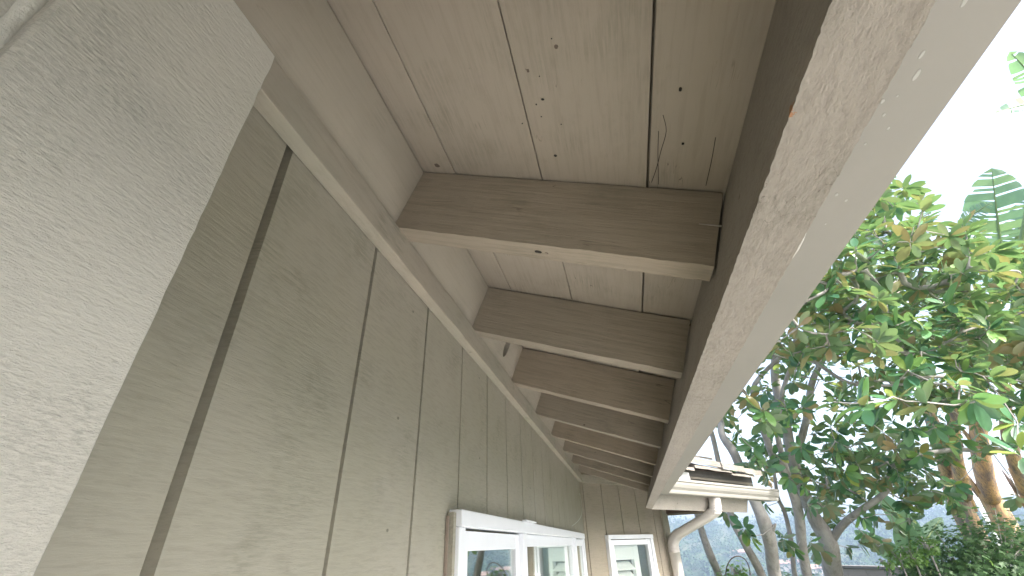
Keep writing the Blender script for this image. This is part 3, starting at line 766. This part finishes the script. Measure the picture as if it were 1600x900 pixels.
for i in range(len(nodes)-1, -1, -1):
    n_ = nodes[i]
    if n_[2] is None:
        s_ = sum(acc[k]**2.4 for k in kids.get(i, []) if nodes[k][2] is None)
        acc[i] = max(.0042, s_**(1/2.4)) if s_ else .0042
        n_.append(min(acc[i], .03))
names = ['magnolia_tree']*4
labels = ['magnolia with stout forked grey trunk and a limb reaching right over the block wall',
          'magnolia with pale slim twin trunks between the stout forked trunk and the gutter end',
          'magnolia with a knobbly grey trunk and broken stub just below the end of the gutter',
          'slim bare reddish trunk leaning left right beside the curved downspout']
roots = []
for tnum in range(4):
    base = next(n_[0] for n_ in nodes if n_[3] == tnum)
    e = empty(names[tnum], (base.x, base.y, base.z)); tag(e, labels[tnum], 'tree', 'magnolias beside the house'); roots.append(e)
bpy.context.view_layer.update()
tb = [MB() for _ in range(4)]; limbs = [{} for _ in range(4)]
# chains of fixed-radius nodes
chain = []
for i in range(skel):
    if nodes[i][1] != i-1 or i == 0 or nodes[i][1] < 0:
        if chain: tb[nodes[chain[0]][3]].tube([nodes[k][0] for k in chain], [nodes[k][2] for k in chain], 12)
        chain = [i]
    else: chain.append(i)
tb[nodes[chain[0]][3]].tube([nodes[k][0] for k in chain], [nodes[k][2] for k in chain], 12)
for tip, w_ in tips:
    ch = [tip]; 
    while True:
        p = nodes[ch[-1]][1]; ch.append(p)
        if nodes[p][2] is not None or nodes[p][-1] == 'x' or len(nodes[p]) > 5: break
        if len(nodes[ch[-1]]) > 5: break
    for k in ch:
        if nodes[k][2] is None and len(nodes[k]) < 6: nodes[k].append('used')
    rr = [(nodes[k][4] if nodes[k][2] is None else min(nodes[k][2], nodes[ch[-2]][4])) for k in ch]
    q_ = ch[0]
    while nodes[nodes[q_][1]][2] is None: q_ = nodes[q_][1]
    if len(ch) > 1: limbs[nodes[tip][3]].setdefault(nodes[q_][1], MB()).tube([nodes[k][0] for k in ch], rr, 5, cap=False)
crowns = [Leaves() for _ in range(4)]
for tip, w_ in tips:
    p = nodes[tip][0]; par = nodes[nodes[tip][1]][0]; d = (p-par).normalized(); mode = whorls[w_][1]; sc = whorls[w_][2]
    if mode == 'down': d = (d*.5+Vector((0, 0, -.4))).normalized()
    else: d = (d*.6+Vector((random.gauss(0, .3), random.gauss(0, .3), .65))).normalized()
    nl = random.randint(8, 12); x = d.orthogonal().normalized(); y = d.cross(x); cr = crowns[nodes[tip][3]]
    for k in range(nl):
        a = k*2.4+random.uniform(-.3, .3); out = x*math.cos(a)+y*math.sin(a)
        el = random.uniform(.15, .8); ld = (out+d*el+Vector((0, 0, -.35 if mode == 'down' else -.08))).normalized()
        nrm = (d*1.0-out*el*.6+Vector((0, 0, .5))+Vector((random.gauss(0, .25), random.gauss(0, .25), random.gauss(0, .25))))
        L = random.uniform(.11, .18)*sc
        cr.leaf(p-d*random.uniform(0, .05)+out*.008, ld, nrm, L, L*random.uniform(.35, .43), random.uniform(-.05, .3), random.uniform(.05, .3))
for tnum in range(4):
    e = roots[tnum]
    tb[tnum].build('trunk', M_bark, e, smooth=True)
    for mb_ in limbs[tnum].values(): mb_.build('branch', M_bark, e, smooth=True)
    if crowns[tnum].v: crowns[tnum].build('crown', M_mag, e)
for e in roots:            # meshes hold world coordinates: shift them under the Empty
    for c in e.children: c.location = -Vector(e.location)

# ------------------------------------------------------------------ giant bird-of-paradise plants
M_paddle = leaf_mat('paddle_leaf', [(0, (.20, .36, .27)), (.5, (.27, .42, .30)), (1, (.34, .48, .24))], [(0, (.14, .24, .13)), (1, (.22, .32, .16))], rough=.45, trans=.45)
m, t, b = newmat('banana_stem')
n1 = noise(t, mapped(t, (9, 9, 1.2)), 1, 4, .6); n2 = noise(t, mapped(t, (70, 70, 4)), 1, 4, .7)
c = mix(t, ramp(t, n1, [(.40, 0), (.48, .5), (.60, 1)]), (.27, .21, .18), (.62, .40, .20)); c = mix(t, ramp(t, n2, [(.34, 1), (.5, 0)]), c, (.17, .13, .12)); 
t.links.new(c, b.inputs['Base Color']); b.inputs['Roughness'].default_value = .8; bump(t, b, n2, .5, .01); M_pstem = m
M_petiole = plain('leaf_stalk', (.20, .27, .12), .5, .15, 20)
def paddle(L, p, d, nrm, length, width, droop, tears, seed):
    """a torn paddle blade: a midrib with separate strips either side"""
    rs = random.Random(seed); d = d.normalized(); side = d.cross(nrm).normalized(); nn = side.cross(d); N = 22
    def mid(t): return p+d*(length*t)-nn*(droop*length*t*t)
    def wd(t): return width*.5*(math.sin(math.pi*min(1, t*.93+.07))**.55)*(1-.35*t)
    for sg in (-1, 1):
        i = 0
        while i < N:
            k = rs.choice((1, 1, 2, 3)) if tears else N
            j = min(N, i+k); dr = rs.uniform(-.1, .7); sweep = rs.uniform(.15, .4)
            b = len(L.v); cols = 4
            for q in range(i, j+1):
                t = q/N; te = t if q < j or j == N else t-.018*tears
                for c_ in range(cols+1):
                    f = c_/cols; w_ = wd(t)*f
                    L.v.append(tuple(mid(te)+side*(sg*w_*(1-.15*dr*f))+d*(sweep*w_*.8)+nn*(.10*w_-dr*w_*f*.9)))
            for q in range(j-i):
                for c_ in range(cols):
                    a0 = b+q*(cols+1)+c_; a1 = a0+cols+1
                    L.f.append((a0, a0+1, a1+1, a1) if sg > 0 else (a0, a1, a1+1, a0+1))
            i = j
    return [mid(t) for t in np.linspace(0, .97, 8)]
def plant(name, label, stems, leaves, base_depth):
    b0 = at(*stems[0][0][0]) if stems else at(*leaves[0][0])
    e = empty(name, (b0.x, b0.y, ground_h(b0.x, b0.y))); tag(e, label, 'plant', 'giant bird-of-paradise plants'); bpy.context.view_layer.update()
    for pts, rads in stems:
        P = [at(*q) for q in pts]; g = Vector((P[0].x, P[0].y, ground_h(P[0].x, P[0].y)-.1)); P = [g]+P; sp = smooth_path(P, 6)
        rr = np.interp(np.linspace(0, 1, len(sp)), np.linspace(0, 1, len(rads)), rads); mb = MB(); mb.tube(sp, [r*(1+.12*mnoise.noise(q*6)) for r, q in zip(rr, sp)], 14)
        # overlapping dead sheaths
        for i in range(2, len(sp)-2, 2):
            q = sp[i]; a = random.uniform(0, 6.28); o_ = Vector((math.cos(a), math.sin(a), 0))*rr[i]*1.02
            mb.tube([q+o_*.9, q+o_*1.12+Vector((0, 0, .14)), q+o_*1.3+Vector((0, 0, .34))], [.035, .03, .006], 5)
        mb.build('stem', M_pstem, e, smooth=True, origin=None).location = -Vector(e.location)
    for k, (a, b_, wdt, dr, tears) in enumerate(leaves):
        p = at(*a); q = at(*b_); d = q-p; length = d.length
        L = Leaves(); nrm = (CAMP-p).normalized()+Vector((0, 0, .35))+Vector((random.gauss(0, .15), random.gauss(0, .15), 0))
        mids = paddle(L, p, d, nrm, length, wdt, dr, tears, k*13+int(a[0]))
        o = L.build('leaf', M_paddle, e)
        mb = MB(); foot = Vector((e.location.x, e.location.y, min(p.z-.5, p.z*.65)))
        if stems: foot = at(*stems[min(k, len(stems)-1)][0][-1])
        else: foot = Vector((e.location.x+random.uniform(-.05, .05), e.location.y, e.location.z))
        st = smooth_path([foot, foot.lerp(p, .5)+Vector((0, 0, .12)), p]+mids[1:], 3)
        rr = np.interp(np.linspace(0, 1, len(st)), (0, .45, 1), (.035, .02, .004)); mb.tube(st, list(rr), 6)
        mb.build('stalk', M_petiole, e, smooth=True).location = -Vector(e.location)
plant('bird_of_paradise_plant', 'tall paddle-leaved plant with torn leaf fan rising above the magnolia crown', 
      [([(1560, 800, 7.2), (1545, 770, 7.2), (1530, 690, 7.2), (1530, 600, 7.2), (1555, 470, 7.2)], [.16, .15, .13, .12, .10, .08])],
      [((1568, 420, 7.2), (1548, 262, 7.2), 1.05, .05, 1), ((1585, 430, 7.2), (1625, 285, 7.2), .95, .12, 1), ((1500, 350, 7.4), (1545, 315, 7.1), .35, .2, 1), ((1680, 190, 7.0), (1590, 92, 6.7), .6, .2, 1),
       ((1610, 420, 7.2), (1720, 330, 7.0), .55, .2, 1), ((1500, 480, 7.4), (1478, 560, 7.4), .5, .1, 0), ((1560, 470, 7.3), (1590, 345, 7.5), .6, .1, 1)], 7.2)
plant('bird_of_paradise_plant', 'shaggy brown and orange stem of a paddle-leaved plant above the bush',
      [([(1500, 800, 6.9), (1488, 770, 6.9), (1468, 700, 6.9), (1450, 640, 6.9)], [.12, .11, .10, .09, .08]), ([(1512, 800, 6.7), (1508, 770, 6.7), (1492, 700, 6.7), (1490, 600, 6.8)], [.10, .095, .085, .08, .07])],
      [((1450, 620, 6.9), (1400, 480, 7.0), .5, .25, 1), ((1490, 600, 6.8), (1530, 470, 6.9), .5, .2, 1)], 6.9)
plant('bird_of_paradise_plant', 'paddle-leaved plant with orange streaked stem at the right edge of the photo',
      [([(1625, 800, 6.4), (1600, 760, 6.4), (1575, 680, 6.5), (1570, 600, 6.5)], [.12, .11, .09, .08, .07])],
      [((1575, 590, 6.5), (1620, 430, 6.5), .5, .2, 1), ((1640, 160, 6.2), (1588, 152, 5.9), .3, .3, 1)], 6.4)
plant('paddle_leaved_plant', 'low broad green paddle leaves standing before the block wall', [],
      [((1425, 880, 6.0), (1415, 800, 6.0), .42, .05, 0), ((1440, 850, 6.1), (1385, 775, 6.1), .36, .25, 0), ((1420, 880, 6.2), (1350, 835, 6.3), .3, .3, 0), ((1425, 880, 6.1), (1470, 800, 6.3), .3, .2, 0)], 6)
tag([o for o in bpy.data.objects if o.name.startswith('paddle_leaved_plant')][0], cat='plant')

# ------------------------------------------------------------------ shrub at the bottom right
M_shrub = leaf_mat('shrub_leaf', [(0, (.08, .23, .10)), (.5, (.13, .32, .13)), (.85, (.18, .38, .13)), (1, (.28, .45, .13))], [(0, (.09, .17, .07)), (1, (.14, .25, .10))], rough=.5, trans=.3)
def star_leaf(L, p, d, nrm, size):
    """a five-lobed leaf"""
    d = d.normalized(); side = d.cross(nrm); side = side.normalized() if side.length > 1e-4 else d.orthogonal(); nn = side.cross(d)
    b = len(L.v); L.v.append(tuple(p)); N = 10
    out = [(-100, .5), (-75, .34), (-50, .85), (-25, .45), (0, 1.05), (25, .45), (50, .85), (75, .34), (100, .5)]
    for a, r in out:
        q = p+d*(size*(.25+r*math.cos(R(a))*.75))+side*(size*r*math.sin(R(a))*.8)-nn*(size*.22*r*r)
        L.v.append(tuple(q))
    for k in range(len(out)-1): L.f.append((b, b+1+k, b+2+k))
def shrub(name, label, lobes, nleaf, size, mat, cat='shrub', group=None):
    c0 = lobes[0][0]; e = empty(name, (c0.x, c0.y, ground_h(c0.x, c0.y))); tag(e, label, cat, group); bpy.context.view_layer.update()
    L = Leaves(); mb = MB(); tot = sum(r**2 for _, r in lobes)
    for c, r in lobes:
        for _ in range(int(nleaf*r*r/tot)):
            v = Vector((random.gauss(0, 1), random.gauss(0, 1), random.gauss(0, 1))).normalized(); q = random.uniform(.55, 1.04)*(1+.16*mnoise.noise(v*3+c))
            p = c+Vector((v.x*r*1.15, v.y*r*1.15, v.z*r*.85))*q
            d = (v*.5+Vector((random.gauss(0, .6), random.gauss(0, .6), -.35))).normalized(); nrm = (v+Vector((0, 0, .9))+Vector((random.gauss(0, .4), random.gauss(0, .4), random.gauss(0, .3))))
            star_leaf(L, p, d, nrm, size*random.uniform(.7, 1.25))
        for _ in range(9):
            v = Vector((random.gauss(0, 1), random.gauss(0, 1), abs(random.gauss(0, .8)))).normalized()
            mb.tube([Vector((c.x, c.y, e.location.z)), c-Vector((0, 0, r*.3)), c+v*r*.9], [.014, .009, .002], 5)
    L.build('foliage', mat, e); mb.build('stems', M_bark, e, smooth=True).location = -Vector(e.location)
shrub('shrub', 'dense green bush of lobed leaves in front of the block wall at lower right',
      [(at(1500, 880, 4.6), .42), (at(1560, 860, 4.6), .45), (at(1455, 905, 4.6), .32), (at(1620, 870, 4.7), .45), (at(1530, 940, 4.5), .5), (at(1440, 960, 4.6), .4), (at(1700, 900, 4.6), .5)], 8200, .06, M_shrub)
M_lime = leaf_mat('lime_leaf', [(0, (.16, .34, .07)), (1, (.28, .45, .09))], [(0, (.15, .28, .08)), (1, (.2, .34, .1))], rough=.5, trans=.45)
shrub('shrub', 'bright lime sprigs poking out at the left side of the lobed bush', [(at(1425, 868, 4.5), .12), (at(1405, 872, 4.5), .09), (at(1448, 852, 4.5), .10), (at(1385, 880, 4.5), .06)], 420, .04, M_lime)
shrub('climbing_plant', 'light green climber growing up the wire hoop beside the trunks', [(at(1150, 892, 5.2), .13), (at(1142, 905, 5.2), .16), (at(1165, 905, 5.2), .14), (at(1158, 960, 5.2), .3)], 420, .055, M_lime, 'plant')
shrub('shrub', 'low dark bush between the magnolia trunks at the bottom edge', [(at(1225, 915, 5.8), .22), (at(1280, 925, 5.9), .25), (at(1190, 930, 5.8), .25)], 900, .07, M_shrub)
# wire hoop
mb = MB(); pts = [at(1134+38*(1-math.cos(math.pi*f))/2*1.0, 902-33*math.sin(math.pi*f)**.8, 5.2) for f in np.linspace(0, 1, 16)]
g0 = Vector((pts[0].x, pts[0].y, 0)); g1 = Vector((pts[-1].x, pts[-1].y, 0))
mb.tube([g0]+pts+[g1], .006, 6); tag(mb.build('plant_hoop', plain('rusty_wire', (.12, .08, .06), .7), smooth=True), 'thin dark wire garden hoop standing behind the downspout', 'garden hoop')

# ------------------------------------------------------------------ block wall
wl = atz(1296, 879, 1.5); wr = atz(1640, 884, 1.5); wd_ = (wr-wl); wd_.z = 0; wn = wd_.normalized(); wq = Vector((-wn.y, wn.x, 0)); WL = 4.8
def bw(a, e_, z): return Vector((wl.x, wl.y, 0))+wn*a+wq*e_+Vector((0, 0, z))
def cmu_mat(name, c1, c2):
    m, t, b = newmat(name); n_ = noise(t, mapped(t, (1, 1, 1)), 4, 6, .7); n2 = noise(t, mapped(t, (1, 1, 1)), 90, 4, .7)
    c = mix(t, n_, c1, c2); t.links.new(c, b.inputs['Base Color']); b.inputs['Roughness'].default_value = .95; bump(t, b, n2, .5, .006); return m
M_cmu = cmu_mat('split_block', (.24, .20, .175), (.36, .31, .27)); M_cap = cmu_mat('block_cap', (.15, .14, .13), (.22, .2, .185))
mb = MB()
z = 0.0; row = 0
while z < 1.40:
    a = -.2*(row % 2); 
    while a < WL:
        j = random.uniform(-.003, .003); mb.box(bw, max(0, a)+.004, min(WL, a+.40)-.004, -.095+j, .095, z+.004, z+.196); a += .40
    z += .20; row += 1
mb.box(bw, .002, WL-.002, -.086, .086, 0, 1.395)
we = empty('garden_wall', tuple(bw(0, 0, 0))); tag(we, 'low brown block garden wall with dark cap behind the magnolia trunk', 'wall'); bpy.context.view_layer.update()
mb.build('blocks', M_cmu, we).location = -Vector(we.location)
mb = MB(); a = -.03
while a < WL: mb.box(bw, a+.003, min(a+.40, WL+.03)-.003, -.12, .12, 1.402, 1.45+random.uniform(0, .003)); a += .40
mb.build('cap', M_cap, we, bevel=.004).location = -Vector(we.location)

# ------------------------------------------------------------------ pale patio roof beyond the stems
pr = empty('patio_cover', tuple(at(1560, 800, 13))); pr.location.z = ground_h(pr.location.x, pr.location.y); tag(pr, 'pale grey flat patio roof seen between the orange streaked stems', 'patio cover'); bpy.context.view_layer.update()
q = [at(1516, 758, 12), at(1640, 738, 12), at(1660, 765, 11), at(1522, 781, 11)]
mb = MB(); zz = sum(p.z for p in q)/4
up = Vector((0, 0, .12)); mb.add(q+[p+up for p in q], [(0, 1, 2, 3), (4, 7, 6, 5), (0, 4, 5, 1), (1, 5, 6, 2), (2, 6, 7, 3), (3, 7, 4, 0)])
mb.build('roof', plain('patio_roof_grey', (.42, .42, .44), .6), pr).location = -Vector(pr.location)
for p in q:
    mb = MB(); pp = p*.97+sum(q, Vector())/4*.03; mb.box(WP, pp.x-.05, pp.x+.05, pp.y-.05, pp.y+.05, ground_h(pp.x, pp.y)-.1, p.z+.01); mb.build('post', M_white, pr).location = -Vector(pr.location)

# ------------------------------------------------------------------ the far hillside: houses, woods
M_hwall = plain('far_house_wall', (.34, .31, .27), .9, .1); M_hroof = plain('far_house_roof', (.32, .20, .15), .9, .15)
M_win = plain('far_window', (.05, .06, .07), .3)
def far_house(u, v, rng_, wdt, dep, hgt, label):
    d = (CF+CR*((u-800)/FPX)-CU*((v-450)/FPX)); hd = Vector((d.x, d.y, 0)).normalized(); x = hd.x*rng_; y = hd.y*rng_; z = ground_h(x, y)
    e = empty('hillside_house', (x, y, z)); tag(e, label, 'house', 'houses on the far hillside'); e.rotation_euler = (0, 0, math.atan2(hd.y, hd.x)+R(90)+random.uniform(-.3, .3))
    mb = MB(); mb.box(WP, -wdt/2, wdt/2, -dep/2, dep/2, -3, hgt); o = mb.build('wall', M_hwall, None); o.parent = e
    mb = MB(); a, b_, h = wdt/2+.6, dep/2+.6, hgt
    mb.add([(-a, -b_, h+.01), (a, -b_, h+.01), (a, b_, h+.01), (-a, b_, h+.01), (-a*.8, 0, h+2.6), (a*.8, 0, h+2.6)], [(3, 2, 1, 0), (0, 1, 5, 4), (2, 3, 4, 5), (1, 2, 5), (3, 0, 4)]); o = mb.build('roof', M_hroof, None); o.parent = e
    for k in range(3):
        xx = -wdt/2+wdt*(k+.5)/3; mb = MB(); mb.box(WP, xx-.8, xx+.8, -dep/2-.05, -dep/2+.02, 1.2, 2.6); o = mb.build('window', M_win, None); o.parent = e
labs = ['pale hillside house seen left of the slim reddish trunk, lowest on the slope', 'wide pale hillside house between the reddish trunk and the wire hoop', 'small hillside house highest on the slope above the wire hoop',
        'hillside house glimpsed between the knobbly trunk and the gutter end', 'hillside house glimpsed left of the stout forked trunk', 'hillside house far right beneath the pale patio roof', 'pale hillside house low between the fork and the block wall']
for (u, v, r_, l) in ((1075, 880, 420, labs[0]), (1118, 880, 400, labs[1]), (1150, 850, 520, labs[2]), (1222, 850, 470, labs[3]), (1256, 850, 450, labs[4]), (1550, 800, 480, labs[5]), (1395, 830, 430, labs[6])):
    far_house(u, v, r_, random.uniform(12, 20), 9, random.uniform(3.5, 6), l)
M_wood = leaf_mat('far_wood_leaf', [(0, (.04, .075, .03)), (1, (.08, .12, .045))], [(0, (.05, .09, .035)), (1, (.06, .1, .04))], rough=.9, trans=.1, spec=.1)
L = Leaves(); mb = MB()
for _ in range(2600):
    u = random.uniform(1040, 1640); r_ = random.uniform(60, 740)**1.0
    d = (CF+CR*((u-800)/FPX)-CU*((850-450)/FPX)); hd = Vector((d.x, d.y, 0)).normalized(); x, y = hd.x*r_, hd.y*r_
    z = ground_h(x, y); h = random.uniform(4, 10) if r_ > 200 else random.uniform(2, 4)
    for _k in range(26):
        v = Vector((random.gauss(0, 1), random.gauss(0, 1), random.gauss(0, .8))).normalized()
        p = Vector((x, y, z+h*.55))+Vector((v.x*h*.6, v.y*h*.6, v.z*h*.5))*random.uniform(.6, 1)
        star_leaf(L, p, v+Vector((random.gauss(0, .5), random.gauss(0, .5), random.gauss(0, .5))), v+Vector((0, 0, .6)), h*.28)
wo_ = L.build('distant_woods', M_wood, None); tag(wo_, 'hazy green woods covering the slope beyond the garden', 'woods', kind='stuff')

# ------------------------------------------------------------------ haze
mb = MB(); mb.box(WP, -1000, 1000, -1000, 1000, -60, 60)
m = bpy.data.materials.new('haze'); m.use_nodes = True; t = m.node_tree; t.nodes.clear(); out = t.nodes.new('ShaderNodeOutputMaterial'); pv = t.nodes.new('ShaderNodeVolumePrincipled')
pv.inputs['Color'].default_value = (.58, .74, 1, 1); pv.inputs['Density'].default_value = .0008; pv.inputs['Anisotropy'].default_value = .2
t.links.new(pv.outputs[0], out.inputs['Volume'])
tag(mb.build('haze', m), 'pale blue haze over the valley', 'haze', kind='stuff')
